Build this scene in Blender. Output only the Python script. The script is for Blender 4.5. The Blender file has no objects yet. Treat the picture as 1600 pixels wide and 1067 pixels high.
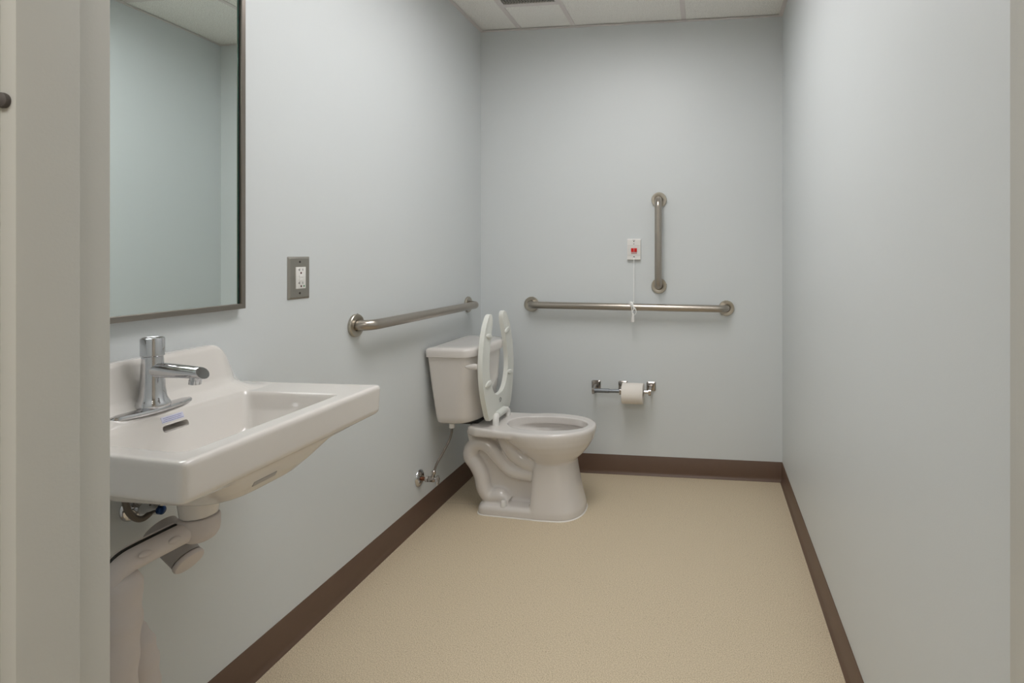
import bpy, bmesh, math, random
from mathutils import Vector, Matrix
random.seed(4)
S = bpy.context.scene
COL = S.collection
PI = math.pi

# ------------------------------------------------------------------ room numbers (metres)
W, D, H = 1.653, 3.030, 2.442          # room width, back wall, ceiling height (camera stands at y = 0)
FY0, FY1 = 0.39, 0.539                 # door wall, corridor side and room side
JL, JR = 0.608, 1.522                  # clear door opening

# ------------------------------------------------------------------ materials
def srgb(r, g, b):
    f = lambda c: (c/255/12.92) if c/255 <= 0.04045 else ((c/255+0.055)/1.055)**2.4
    return (f(r), f(g), f(b), 1)

def mat(name, col, rough=0.5, metal=0.0, spec=0.5, coat=0.0, bump=0.0, bump_scale=200, var=0.0, var_scale=8, aniso=None):
    m = bpy.data.materials.new(name); m.use_nodes = True
    nt = m.node_tree; b = nt.nodes['Principled BSDF']
    b.inputs['Base Color'].default_value = col
    b.inputs['Roughness'].default_value = rough
    b.inputs['Metallic'].default_value = metal
    b.inputs['Specular IOR Level'].default_value = spec
    b.inputs['Coat Weight'].default_value = coat
    b.inputs['Coat Roughness'].default_value = 0.05
    tc = nt.nodes.new('ShaderNodeTexCoord')
    if var > 0:
        n = nt.nodes.new('ShaderNodeTexNoise'); n.inputs['Scale'].default_value = var_scale; n.inputs['Detail'].default_value = 4
        nt.links.new(tc.outputs['Object'], n.inputs['Vector'])
        mx = nt.nodes.new('ShaderNodeMix'); mx.data_type = 'RGBA'
        mx.inputs[6].default_value = tuple(c*(1-var) for c in col[:3])+(1,)
        mx.inputs[7].default_value = tuple(min(1, c*(1+var)) for c in col[:3])+(1,)
        nt.links.new(n.outputs['Fac'], mx.inputs[0]); nt.links.new(mx.outputs[2], b.inputs['Base Color'])
    if bump > 0:
        n2 = nt.nodes.new('ShaderNodeTexNoise'); n2.inputs['Scale'].default_value = bump_scale; n2.inputs['Detail'].default_value = 3
        src = tc.outputs['Object']
        if aniso:
            mp = nt.nodes.new('ShaderNodeMapping'); mp.inputs['Scale'].default_value = aniso
            nt.links.new(src, mp.inputs['Vector']); src = mp.outputs['Vector']
        nt.links.new(src, n2.inputs['Vector'])
        bp = nt.nodes.new('ShaderNodeBump'); bp.inputs['Strength'].default_value = bump; bp.inputs['Distance'].default_value = 0.001
        nt.links.new(n2.outputs['Fac'], bp.inputs['Height']); nt.links.new(bp.outputs['Normal'], b.inputs['Normal'])
    return m

M = {}
M['wall'] = mat('wall_paint', (0.679, 0.708, 0.712, 1), 0.42, spec=0.35, bump=0.12, bump_scale=260, var=0.008, var_scale=3)
M['jamb'] = mat('frame_paint', srgb(200, 199, 192), 0.4, spec=0.4, bump=0.1, bump_scale=300)
M['corr'] = mat('corridor_paint', srgb(214, 208, 198), 0.6)
M['base'] = mat('brown_vinyl', srgb(101, 79, 65), 0.38, spec=0.45, var=0.05, var_scale=30, bump=0.05)
M['ceramic'] = mat('white_china', srgb(220, 215, 210), 0.10, spec=0.5, coat=0.4, var=0.006, var_scale=12)
M['basin'] = mat('white_basin_china', srgb(226, 221, 215), 0.10, spec=0.5, coat=0.4, var=0.006, var_scale=12)
M['seat'] = mat('white_seat_plastic', srgb(226, 227, 220), 0.28, var=0.006)
M['whiteplastic'] = mat('white_plastic', srgb(232, 230, 226), 0.35, var=0.006)
M['cord'] = mat('white_cord', srgb(246, 246, 244), 0.6, var=0.01)
M['paper'] = mat('tissue_paper', srgb(236, 230, 222), 0.95, spec=0.05, bump=0.4, bump_scale=500, var=0.01, var_scale=80)
M['steel'] = mat('brushed_steel', srgb(176, 168, 158), 0.30, 1.0, bump=0.06, bump_scale=60, aniso=(1, 1, 30), var=0.04, var_scale=40)
M['steelflange'] = mat('satin_steel', srgb(186, 180, 168), 0.36, 1.0, var=0.04, var_scale=30)
M['framesteel'] = mat('mirror_frame_steel', srgb(150, 143, 135), 0.36, 1.0, var=0.04, var_scale=25)
M['platesteel'] = mat('plate_steel', srgb(170, 166, 158), 0.45, 1.0, var=0.03, var_scale=60)
M['chrome'] = mat('polished_chrome', srgb(206, 206, 208), 0.06, 1.0, var=0.03, var_scale=60)
M['chromedull'] = mat('worn_chrome', srgb(178, 172, 166), 0.16, 1.0, var=0.12, var_scale=90)
M['screw'] = mat('dark_screw', srgb(96, 90, 86), 0.4, 0.8)
M['copper'] = mat('copper_pipe', srgb(118, 76, 56), 0.35, 0.9, var=0.1, var_scale=70)
M['hosegrey'] = mat('braided_hose', srgb(120, 112, 104), 0.4, 0.6, bump=0.8, bump_scale=900, var=0.15, var_scale=600)
M['vinyl'] = mat('white_pipe_vinyl', srgb(214, 206, 202), 0.5, spec=0.3, bump=0.25, bump_scale=45, var=0.02, var_scale=20)
M['dark'] = mat('dark_recess', srgb(34, 32, 30), 0.6, var=0.05)
M['darkrubber'] = mat('dark_rubber', srgb(84, 78, 74), 0.6, var=0.05)
M['red'] = mat('red_button', srgb(205, 22, 14), 0.3, var=0.05)
M['pink'] = mat('pink_window', srgb(196, 158, 156), 0.3, var=0.04)
M['green'] = mat('green_lens', srgb(20, 120, 70), 0.3, var=0.04)
M['redled'] = mat('dark_red_lens', srgb(92, 40, 38), 0.3, var=0.04)
M['ink'] = mat('ink_blue_grey', srgb(128, 132, 172), 0.6, var=0.05)
M['label'] = mat('pale_label', srgb(214, 214, 232), 0.45, var=0.01)
M['caulk'] = mat('white_caulk', srgb(230, 226, 218), 0.6, var=0.02)
M['blue'] = mat('blue_reflection', srgb(28, 62, 112), 0.25, 0.6, var=0.1, var_scale=60)  # blue mirrored in the chrome, given as a base colour
M['tee'] = mat('ceiling_grid_white', srgb(226, 219, 216), 0.45, var=0.01)
M['ceilbacking'] = mat('plenum_grey', srgb(60, 58, 55), 0.9)

def mirror_mat():
    m = mat('mirror_silver', (0.86, 0.932, 0.908, 1), 0.0, 1.0)
    return m
M['mirror'] = mirror_mat()
M['glassedge'] = mat('green_glass_edge', srgb(30, 110, 95), 0.15, 0.3)

def floor_mat():
    m = bpy.data.materials.new('speckled_sheet_vinyl'); m.use_nodes = True
    nt = m.node_tree; b = nt.nodes['Principled BSDF']; L = nt.links.new
    b.inputs['Roughness'].default_value = 0.5; b.inputs['Specular IOR Level'].default_value = 0.3
    tc = nt.nodes.new('ShaderNodeTexCoord')
    n = nt.nodes.new('ShaderNodeTexNoise'); n.inputs['Scale'].default_value = 330; n.inputs['Detail'].default_value = 2
    L(tc.outputs['Object'], n.inputs['Vector'])
    r = nt.nodes.new('ShaderNodeValToRGB'); e = r.color_ramp
    e.elements[0].position = 0.30; e.elements[0].color = srgb(176, 158, 133)
    e.elements[1].position = 0.68; e.elements[1].color = srgb(226, 211, 184)
    k = e.elements.new(0.5); k.color = srgb(206, 190, 162)
    L(n.outputs['Fac'], r.inputs['Fac'])
    v = nt.nodes.new('ShaderNodeTexVoronoi'); v.inputs['Scale'].default_value = 120
    L(tc.outputs['Object'], v.inputs['Vector'])
    r2 = nt.nodes.new('ShaderNodeValToRGB'); r2.color_ramp.elements[0].position = 0.10; r2.color_ramp.elements[1].position = 0.22
    r2.color_ramp.elements[0].color = (0.62, 0.60, 0.56, 1); r2.color_ramp.elements[1].color = (1, 1, 1, 1)
    L(v.outputs['Distance'], r2.inputs['Fac'])
    n3 = nt.nodes.new('ShaderNodeTexNoise'); n3.inputs['Scale'].default_value = 25
    L(tc.outputs['Object'], n3.inputs['Vector'])
    r3 = nt.nodes.new('ShaderNodeValToRGB'); r3.color_ramp.elements[0].position = 0.45; r3.color_ramp.elements[1].position = 0.62
    L(n3.outputs['Fac'], r3.inputs['Fac'])
    mx = nt.nodes.new('ShaderNodeMix'); mx.data_type = 'RGBA'; mx.blend_type = 'MULTIPLY'
    L(r3.outputs['Color'], mx.inputs[0]); L(r.outputs['Color'], mx.inputs[6]); L(r2.outputs['Color'], mx.inputs[7])
    # seam of the vinyl sheet: a thin dark line across the floor beside the toilet
    sp = nt.nodes.new('ShaderNodeSeparateXYZ'); L(tc.outputs['Object'], sp.inputs[0])
    s1 = nt.nodes.new('ShaderNodeMath'); s1.operation = 'SUBTRACT'; L(sp.outputs['Y'], s1.inputs[0]); s1.inputs[1].default_value = 2.572
    s2 = nt.nodes.new('ShaderNodeMath'); s2.operation = 'ABSOLUTE'; L(s1.outputs[0], s2.inputs[0])
    s3 = nt.nodes.new('ShaderNodeMath'); s3.operation = 'LESS_THAN'; L(s2.outputs[0], s3.inputs[0]); s3.inputs[1].default_value = 0.0016
    s5 = nt.nodes.new('ShaderNodeMath'); s5.operation = 'LESS_THAN'; L(sp.outputs['X'], s5.inputs[0]); s5.inputs[1].default_value = 0.5
    s6 = nt.nodes.new('ShaderNodeMath'); s6.operation = 'MULTIPLY'; L(s5.outputs[0], s6.inputs[0]); s6.inputs[1].default_value = 0.35
    s4 = nt.nodes.new('ShaderNodeMath'); s4.operation = 'MULTIPLY'; L(s3.outputs[0], s4.inputs[0]); L(s6.outputs[0], s4.inputs[1])
    mx2 = nt.nodes.new('ShaderNodeMix'); mx2.data_type = 'RGBA'
    L(s4.outputs[0], mx2.inputs[0]); L(mx.outputs[2], mx2.inputs[6]); mx2.inputs[7].default_value = srgb(90, 76, 58)
    L(mx2.outputs[2], b.inputs['Base Color'])
    bp = nt.nodes.new('ShaderNodeBump'); bp.inputs['Strength'].default_value = 0.05; bp.inputs['Distance'].default_value = 0.0005
    L(n.outputs['Fac'], bp.inputs['Height']); L(bp.outputs['Normal'], b.inputs['Normal'])
    return m
M['floor'] = floor_mat()

def tile_mat():
    m = bpy.data.materials.new('acoustic_tile'); m.use_nodes = True
    nt = m.node_tree; b = nt.nodes['Principled BSDF']; L = nt.links.new
    b.inputs['Roughness'].default_value = 0.9; b.inputs['Specular IOR Level'].default_value = 0.1
    tc = nt.nodes.new('ShaderNodeTexCoord')
    v = nt.nodes.new('ShaderNodeTexNoise'); v.inputs['Scale'].default_value = 330; v.inputs['Detail'].default_value = 2
    L(tc.outputs['Object'], v.inputs['Vector'])
    r = nt.nodes.new('ShaderNodeValToRGB'); r.color_ramp.elements[0].position = 0.33; r.color_ramp.elements[1].position = 0.45
    r.color_ramp.elements[0].color = srgb(172, 168, 160); r.color_ramp.elements[1].color = srgb(250, 248, 243)
    L(v.outputs['Fac'], r.inputs['Fac']); L(r.outputs['Color'], b.inputs['Base Color'])
    bp = nt.nodes.new('ShaderNodeBump'); bp.inputs['Strength'].default_value = 0.3; bp.inputs['Distance'].default_value = 0.002
    L(v.outputs['Fac'], bp.inputs['Height']); L(bp.outputs['Normal'], b.inputs['Normal'])
    return m
M['tile'] = tile_mat()

def emit_mat(name, col, strength):
    m = bpy.data.materials.new(name); m.use_nodes = True
    nt = m.node_tree
    for n in list(nt.nodes): nt.nodes.remove(n)
    e = nt.nodes.new('ShaderNodeEmission'); e.inputs['Color'].default_value = col; e.inputs['Strength'].default_value = strength
    o = nt.nodes.new('ShaderNodeOutputMaterial'); nt.links.new(e.outputs[0], o.inputs[0])
    return m
LIGHT = 9.7
M['lens'] = emit_mat('lit_diffuser', (1.0, 0.99, 0.99, 1), LIGHT)
M['corrfill'] = emit_mat('corridor_fill_glow', (1.0, 0.995, 0.985, 1), 10.4)  # glow of the added corridor fill lamp

# ------------------------------------------------------------------ object helpers
def setp(o, label=None, cat=None, group=None, kind=None):
    if label: o['label'] = label
    if cat: o['category'] = cat
    if group: o['group'] = group
    if kind: o['kind'] = kind
    return o

def wpos(p):
    v = Vector((0, 0, 0))
    while p: v += p.location; p = p.parent
    return v

def link_mesh(name, me, m=None, parent=None, smooth=40, label=None):
    if m: me.materials.append(m)
    if smooth:
        me.polygons.foreach_set('use_smooth', [True]*len(me.polygons))
        me.set_sharp_from_angle(angle=math.radians(smooth))
    o = bpy.data.objects.new(name, me); COL.objects.link(o)
    if parent is not None:
        me.transform(Matrix.Translation(-wpos(parent))); o.parent = parent
    if label: o['label'] = label
    return o

def obj(name, bm, m=None, parent=None, smooth=40, label=None):
    bmesh.ops.recalc_face_normals(bm, faces=bm.faces)
    me = bpy.data.meshes.new(name); bm.to_mesh(me); bm.free()
    return link_mesh(name, me, m, parent, smooth, label)

def empty(name, loc, label, cat, group=None):
    o = bpy.data.objects.new(name, None); COL.objects.link(o); o.location = loc
    o.empty_display_size = 0.05
    return setp(o, label, cat, group)

def B(): return bmesh.new()

def box(bm, a, b, bevel=0, seg=2):
    vs = [bm.verts.new((x, y, z)) for x in (a[0], b[0]) for y in (a[1], b[1]) for z in (a[2], b[2])]
    q = [(0, 1, 3, 2), (4, 6, 7, 5), (0, 4, 5, 1), (2, 3, 7, 6), (0, 2, 6, 4), (1, 5, 7, 3)]
    fs = [bm.faces.new([vs[i] for i in f]) for f in q]
    if bevel:
        es = list({e for f in fs for e in f.edges})
        bmesh.ops.bevel(bm, geom=es, offset=bevel, segments=seg, profile=0.5, affect='EDGES')
    return bm

def loft(bm, rings, cap=True, closed=True):
    R = [[bm.verts.new(p) for p in r] for r in rings]
    n = len(R[0])
    for i in range(len(R)-1):
        for k in range(n if closed else n-1):
            k2 = (k+1) % n
            bm.faces.new((R[i][k], R[i][k2], R[i+1][k2], R[i+1][k]))
    if cap:
        bm.faces.new(R[0][::-1]); bm.faces.new(R[-1])
    return bm

def catmull(pts, n=8):
    P = [Vector(p) for p in pts]
    P = [P[0]*2-P[1]]+P+[P[-1]*2-P[-2]]
    out = []
    for i in range(1, len(P)-2):
        a, b, c, d = P[i-1:i+3]
        for k in range(n):
            t = k/n
            out.append(0.5*((2*b)+(c-a)*t+(2*a-5*b+4*c-d)*t*t+(3*b-a-3*c+d)*t**3))
    out.append(P[-2].copy())
    return out

def sweep(bm, path, r, seg=16, side=None, rs=None, cap=True):
    """tube along path; r float or list; side = fixed cross vector with half extent rs (elliptical section)"""
    P = [Vector(p) for p in path]; rings = []
    n = None
    for i, p in enumerate(P):
        t = (P[min(i+1, len(P)-1)]-P[max(i-1, 0)]).normalized()
        ri = r[i] if isinstance(r, (list, tuple)) else r
        if side is not None:
            s = Vector(side); n = s.cross(t).normalized()
            re = rs if rs is not None else ri
            rings.append([p+n*math.cos(a)*ri+s*math.sin(a)*re for a in [2*PI*k/seg for k in range(seg)]])
        else:
            if n is None:
                n = t.orthogonal().normalized()
            n = (n-t*n.dot(t)).normalized(); b = t.cross(n)
            rings.append([p+(n*math.cos(a)+b*math.sin(a))*ri for a in [2*PI*k/seg for k in range(seg)]])
    return loft(bm, rings, cap)

def lathe(bm, prof, origin, axis, seg=32):
    """prof = [(radius, height)] along axis"""
    ax = Vector(axis).normalized(); n = ax.orthogonal().normalized(); b = ax.cross(n); o = Vector(origin)
    rings = [[o+ax*h+(n*math.cos(a)+b*math.sin(a))*max(r, 1e-5) for a in [2*PI*k/seg for k in range(seg)]] for r, h in prof]
    return loft(bm, rings, True)

def rpoly(pts, radii, seg=6):
    """2-d polygon with rounded corners"""
    out = []; n = len(pts)
    for i in range(n):
        p = Vector(pts[i]); a = Vector(pts[i-1]); c = Vector(pts[(i+1) % n]); r = radii[i] if isinstance(radii, (list, tuple)) else radii
        u = (a-p); v = (c-p); lu, lv = u.length, v.length; u /= lu; v /= lv
        ang = math.acos(max(-1, min(1, u.dot(v))))
        d = min(r/math.tan(ang/2) if ang < PI-1e-3 else 0, lu*0.48, lv*0.48)
        p0, p1 = p+u*d, p+v*d
        for k in range(seg+1):
            t = k/seg
            out.append(((p0*(1-t)+p*t)*(1-t)+(p*(1-t)+p1*t)*t))
    return out

def rrect(x0, x1, y0, y1, r, z, seg=6):
    return [(p.x, p.y, z) for p in rpoly([(x0, y0), (x1, y0), (x1, y1), (x0, y1)], r, seg)]

def prism(bm, pts2, plane, a, b, bevel=0, seg=2):
    """extrude a 2-d outline; plane 'xz' along y, 'yz' along x, 'xy' along z"""
    f3 = {'xz': lambda p, h: (p[0], h, p[1]), 'yz': lambda p, h: (h, p[0], p[1]), 'xy': lambda p, h: (p[0], p[1], h)}[plane]
    v0 = [bm.verts.new(f3(p, a)) for p in pts2]; v1 = [bm.verts.new(f3(p, b)) for p in pts2]; n = len(v0)
    f0 = bm.faces.new(v0[::-1]); f1 = bm.faces.new(v1)
    for k in range(n): bm.faces.new((v0[k], v0[(k+1) % n], v1[(k+1) % n], v1[k]))
    if bevel:
        es = list(f0.edges)+list(f1.edges)
        bmesh.ops.bevel(bm, geom=es, offset=bevel, segments=seg, profile=0.5, affect='EDGES')
    return bm

def evaluated(o):
    dg = bpy.context.evaluated_depsgraph_get()
    me = bpy.data.meshes.new_from_object(o.evaluated_get(dg), depsgraph=dg)
    return me

def temp(bm_or_me):
    if isinstance(bm_or_me, bmesh.types.BMesh):
        bmesh.ops.recalc_face_normals(bm_or_me, faces=bm_or_me.faces)
        me = bpy.data.meshes.new('work'); bm_or_me.to_mesh(me); bm_or_me.free()
    else: me = bm_or_me
    o = bpy.data.objects.new('work', me); COL.objects.link(o); return o

def remesh(bm_or_me, voxel, it=6, fac=0.5):
    o = temp(bm_or_me)
    r = o.modifiers.new('r', 'REMESH'); r.mode = 'VOXEL'; r.voxel_size = voxel
    s = o.modifiers.new('s', 'SMOOTH'); s.iterations = it; s.factor = fac
    me = evaluated(o); bpy.data.objects.remove(o, do_unlink=True); return me

def cut(me, cutter_bm):
    o = temp(me); c = temp(cutter_bm)
    b = o.modifiers.new('b', 'BOOLEAN'); b.operation = 'DIFFERENCE'; b.object = c; b.solver = 'EXACT'
    r = evaluated(o)
    bpy.data.objects.remove(o, do_unlink=True); bpy.data.objects.remove(c, do_unlink=True); return r

def struct(name, bm, m, label, smooth=0, parent=None):
    o = obj(name, bm, m, parent, smooth); o['kind'] = 'structure'
    if label: o['label'] = label
    return o

# ------------------------------------------------------------------ setting
struct('floor', box(B(), (-1.0, -1.3, -0.06), (2.9, D+0.1, 0)), M['floor'], 'beige speckled sheet vinyl floor')
struct('wall_left', box(B(), (-0.1, FY1, 0), (0, D+0.1, 2.6)), M['wall'], 'pale blue-green wall behind the sink and mirror')
struct('wall_right', box(B(), (W, FY1, 0), (W+0.1, D+0.1, 2.6)), M['wall'], 'bare pale blue-green wall on the right')
struct('wall_back', box(B(), (0, D, 0), (W, D+0.1, 2.6)), M['wall'], 'pale blue-green back wall with two grab bars')
bm = B()
box(bm, (-0.1, FY0+0.018, 0), (JL-0.045, FY1-0.012, 2.6)); box(bm, (JR+0.045, FY0+0.018, 0), (W+0.1, FY1-0.012, 2.6))
box(bm, (JL-0.045, FY0+0.018, 2.145), (JR+0.045, FY1-0.012, 2.6))
struct('wall_front', bm, M['wall'], 'wall with the doorway the picture is taken through')
# hollow steel door frame: jamb section with a stop between two rabbets, swept up, over and down
sec = [(FY1, 0.050), (FY1, 0.0), (0.4965, 0.0), (0.4965, -0.016), (0.442, -0.016), (0.442, 0.0), (FY0, 0.0), (FY0, 0.050), (FY0+0.018, 0.050), (FY0+0.018, 0.044), (FY1-0.012, 0.044), (FY1-0.012, 0.050)]
sec2 = [(p.x, p.y) for p in rpoly(sec, 0.0022, 2)]
rings = []
zt = 2.10
for corner in range(4):
    ring = []
    for y, o in sec2:
        x = (JL-o) if corner < 2 else (JR+o)
        z = 0.0 if corner in (0, 3) else zt+o
        ring.append((x, y, z))
    rings.append(ring)
struct('door_1', loft(B(), rings), M['jamb'], 'painted steel door frame at the edges of the picture', smooth=30)
# corridor shell on the camera's side of the doorway
bm = B()
box(bm, (-1.0, -1.4, 0), (2.9, -1.3, 2.6)); box(bm, (-1.1, -1.4, 0), (-1.0, FY0+0.018, 2.6)); box(bm, (2.9, -1.4, 0), (3.0, FY0+0.018, 2.6))
box(bm, (-1.0, FY0+0.018, 0), (-0.1, FY0+0.1, 2.6)); box(bm, (W+0.1, FY0+0.018, 0), (2.9, FY0+0.1, 2.6))
struct('wall_corridor', bm, M['corr'], 'corridor walls outside the doorway')
struct('ceiling_corridor', box(B(), (-1.1, -1.4, 2.45), (3.0, FY0+0.018, 2.6)), M['corr'], 'corridor ceiling outside the doorway')

# cove base
def cove(name, p0, p1, nrm, label):
    """profile swept along a wall; nrm points into the room"""
    hb, t = 0.1036, 0.0035
    prof = [(0, 0), (0.0125, 0), (0.0125, 0.0015), (0.0105, 0.004), (0.0075, 0.0085), (0.0052, 0.014), (t, 0.021), (t, hb-0.002), (t-0.0015, hb), (0, hb)]
    p0, p1, n = Vector(p0), Vector(p1), Vector(nrm)
    rg = [[(p+n*a+Vector((0, 0, h))) for a, h in prof] for p in (p0, p1)]
    return struct(name, loft(B(), rg), M['base'], label, smooth=50)
cove('baseboard_left', (0, FY1, 0), (0, D, 0), (1, 0, 0), 'brown vinyl cove base along the left wall')
cove('baseboard_right', (W, FY1, 0), (W, D, 0), (-1, 0, 0), 'brown vinyl cove base along the right wall')
cove('baseboard_back', (0.0036, D, 0), (W-0.0036, D, 0), (0, -1, 0), 'brown vinyl cove base along the back wall')

# ceiling: lay-in tiles on a white grid
XT = [0.0, 0.231, 0.537, 1.138, W]
YT = [FY1, 0.61, 1.22, 1.83, 2.44, D]
ceil = struct('ceiling', box(B(), (0, FY1, 2.56), (W, D, 2.6)), M['ceilbacking'], 'suspended ceiling of white mineral tiles')
zt0, zt1 = H+0.0035, H+0.016
cells = []
for i in range(4):
    ys = list(YT)
    if i == 2: ys = [FY1, 0.49, 1.10, 1.71, 2.32, D] if FY1 < 0.49 else [FY1, 1.10, 1.71, 2.32, D]
    if i == 1: ys = [FY1, 0.61, 1.22, 1.83, 2.125, 2.732, D]
    for j in range(len(ys)-1): cells.append((i, XT[i], XT[i+1], ys[j], ys[j+1]))
for i, x0, x1, y0, y1 in cells:
    if i == 2 and (y0 in (1.10, 1.71)): continue          # light fitting
    if i == 1 and y0 == 2.125: continue                   # vent
    o = obj('ceiling_tile', box(B(), (x0+0.004, y0+0.004, zt0), (x1-0.004, y1-0.004, zt1), 0.0015, 1), M['tile'], ceil, 30)
g = B(); zz0, zz1, hw = H, H+0.0030, 0.012
for x in XT[1:-1]:
    box(g, (x-hw, FY1, zz0), (x+hw, D, zz1)); box(g, (x-0.001, FY1, zz1), (x+0.001, D, H+0.04))
for i in range(4):
    ys = [0.61, 1.22, 1.83, 2.44] if i != 1 else [0.61, 1.22, 1.83, 2.125, 2.732]
    if i == 2: ys = [1.10, 2.32]
    for y in ys:
        box(g, (XT[i]+(hw if i else 0), y-hw, zz0), (XT[i+1]-(hw if i < 3 else 0), y+hw, zz1))
obj('ceiling_grid', g, M['tee'], ceil, 30)
g = B(); aw = 0.020
box(g, (0, FY1, H-0.0012), (aw, D, H-0.0002)); box(g, (W-aw, FY1, H-0.0012), (W, D, H-0.0002))
box(g, (aw, D-aw, H-0.0012), (W-aw, D, H-0.0002)); box(g, (aw, FY1, H-0.0012), (W-aw, FY1+aw, H-0.0002))
obj('wall_angle', g, M['tee'], ceil, 30)

# recessed ceiling light (its lamp lights the room; just above the picture)
cl = empty('ceiling_light', (0.8375, 1.71, H), 'recessed rectangular ceiling light between the white ceiling tiles', 'ceiling light')
lx0, lx1, ly0, ly1 = 0.555, 1.120, 1.115, 2.305
g = B()
box(g, (lx0-0.004, ly0, H+0.004), (lx0, ly1, H+0.125)); box(g, (lx1, ly0, H+0.004), (lx1+0.004, ly1, H+0.125))
box(g, (lx0-0.004, ly0-0.004, H+0.004), (lx1+0.004, ly0, H+0.125)); box(g, (lx0-0.004, ly1, H+0.004), (lx1+0.004, ly1+0.004, H+0.125))
box(g, (lx0-0.004, ly0-0.004, H+0.112), (lx1+0.004, ly1+0.004, H+0.116))
obj('housing', g, M['tee'], cl, 30)
obj('diffuser', box(B(), (lx0, ly0, H+0.078), (lx1, ly1, H+0.082)), M['lens'], cl, 0)
fill_light = empty('ceiling_light', (1.05, -0.6, 2.45), 'added unseen corridor light that brightens the doorway end of the room', 'ceiling light')  # unseen lamp added to brighten the near walls, floor and jambs
obj('housing', box(B(), (0.44, -0.91, 2.43), (1.66, -0.29, 2.45)), M['tee'], fill_light, 30)
obj('diffuser', box(B(), (0.46, -0.89, 2.424), (1.64, -0.31, 2.43)), M['corrfill'], fill_light, 0)

# air vent
av = empty('air_vent', (0.384, 2.43, H), 'grey perforated air vent in the ceiling near the back wall', 'vent')
vx0, vx1, vy0, vy1 = 0.246, 0.522, 2.140, 2.7185
g = B(); vz = H+0.004
box(g, (vx0-0.003, vy0-0.003, H-0.001), (vx0+0.006, vy1+0.003, vz)); box(g, (vx1-0.006, vy0-0.003, H-0.001), (vx1+0.003, vy1+0.003, vz))
box(g, (vx0, vy0-0.003, H-0.001), (vx1, vy0+0.006, vz)); box(g, (vx0, vy1-0.006, H-0.001), (vx1, vy1+0.003, vz))
obj('vent_frame', g, M['tee'], av, 30)
g = B(); st = 0.0150
n = int((vx1-vx0)/st)
for k in range(1, n+1):
    x = vx0+k*(vx1-vx0)/(n+1); box(g, (x-0.0030, vy0, H+0.0018), (x+0.0030, vy1, H+0.0034))
n = int((vy1-vy0)/st)
for k in range(1, n+1):
    y = vy0+k*(vy1-vy0)/(n+1); box(g, (vx0, y-0.0034, H+0.0020), (vx1, y+0.0034, H+0.0032))
obj('grille', g, mat('vent_grey', srgb(140, 136, 128), 0.5, var=0.02), av, 0, 'grey perforated grille')
obj('vent_box', box(B(), (vx0-0.002, vy0-0.002, H+0.03), (vx1+0.002, vy1+0.002, H+0.05)), M['dark'], av, 0, 'dark hollow behind the grille')

# door silencer on the stop of the left jamb
sx, sz = 0.6115, 1.331
setp(obj('door_silencer', lathe(B(), [(0.0065, 0.0), (0.0072, 0.002), (0.0068, 0.0045), (0.004, 0.0062), (0, 0.0066)], (sx+0.001, 0.4425, sz), (0, -1, 0), 20), M['darkrubber']),
     'small dark rubber door bumper on the door frame at the far left edge', 'door bumper')

# ------------------------------------------------------------------ mirror
mi = empty('mirror', (0, 1.072, 1.045), 'tall wall mirror in a thin grey steel frame above the sink', 'mirror')
my0, my1, mz0, mz1, fw, fd = 0.767, 1.377, 1.045, 1.960, 0.0135, 0.021
rings = []
for (cy, cz, sy, szn) in ((my0, mz0, 1, 1), (my1, mz0, -1, 1), (my1, mz1, -1, -1), (my0, mz1, 1, -1), (my0, mz0, 1, 1)):
    prof = [(0.001, 0.0), (fd-0.001, 0.0), (fd, 0.001), (fd, fw-0.001), (fd-0.001, fw), (0.001, fw)]
    rings.append([(a, cy+sy*o, cz+szn*o) for a, o in prof])
obj('frame', loft(B(), rings, cap=False), M['framesteel'], mi, 30)
obj('glass', box(B(), (0.001, my0+fw-0.002, mz0+fw-0.002), (0.0130, my1-fw-0.0005, mz1-fw+0.002)), M['mirror'], mi, 0)

obj('frame_reflection', box(B(), (0.0128, my1-fw-0.0034, mz0+fw), (0.0140, my1-fw, mz1-fw)), M['dark'], mi, 0, 'dark strip painting the frame reflection along the right edge of the glass')  # dark strip paints the reflection of the frame's inner side in the glass
obj('glass_edge', box(B(), (0.0128, my1-fw-0.0044, mz0+fw), (0.0136, my1-fw-0.0034, mz1-fw)), M['glassedge'], mi, 0, 'thin green glass edge')

# ------------------------------------------------------------------ power outlet
po = empty('power_outlet', (0, 1.601, 1.1185), 'white power outlet in a steel cover plate beside the mirror', 'power outlet')
y0, y1, z0, z1 = 1.554, 1.648, 1.053, 1.184
g = B()
rg = [rrect(y0, y1, z0, z1, 0.003, 0), rrect(y0, y1, z0, z1, 0.003, 0.0015), rrect(y0+0.006, y1-0.006, z0+0.006, z1-0.006, 0.003, 0.0055)]
rg = [[(p[2], p[0], p[1]) for p in r] for r in rg]
loft(g, rg); obj('cover_plate', g, M['platesteel'], po, 25, 'brushed steel cover plate')
ry0, ry1, rz0, rz1 = 1.5815, 1.6235, 1.085, 1.152
dev = obj('receptacle', box(B(), (0.003, ry0, rz0), (0.0085, ry1, rz1), 0.0008, 2), M['whiteplastic'], po, 30, 'white receptacle face')
yc = (ry0+ry1)/2
for zc in (1.168, 1.071):
    s = obj('screw', lathe(B(), [(0.0036, 0), (0.0036, 0.0012), (0.002, 0.002), (0, 0.0021)], (0.0052, 1.601, zc), (1, 0, 0), 16), M['screw'], po)
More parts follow.
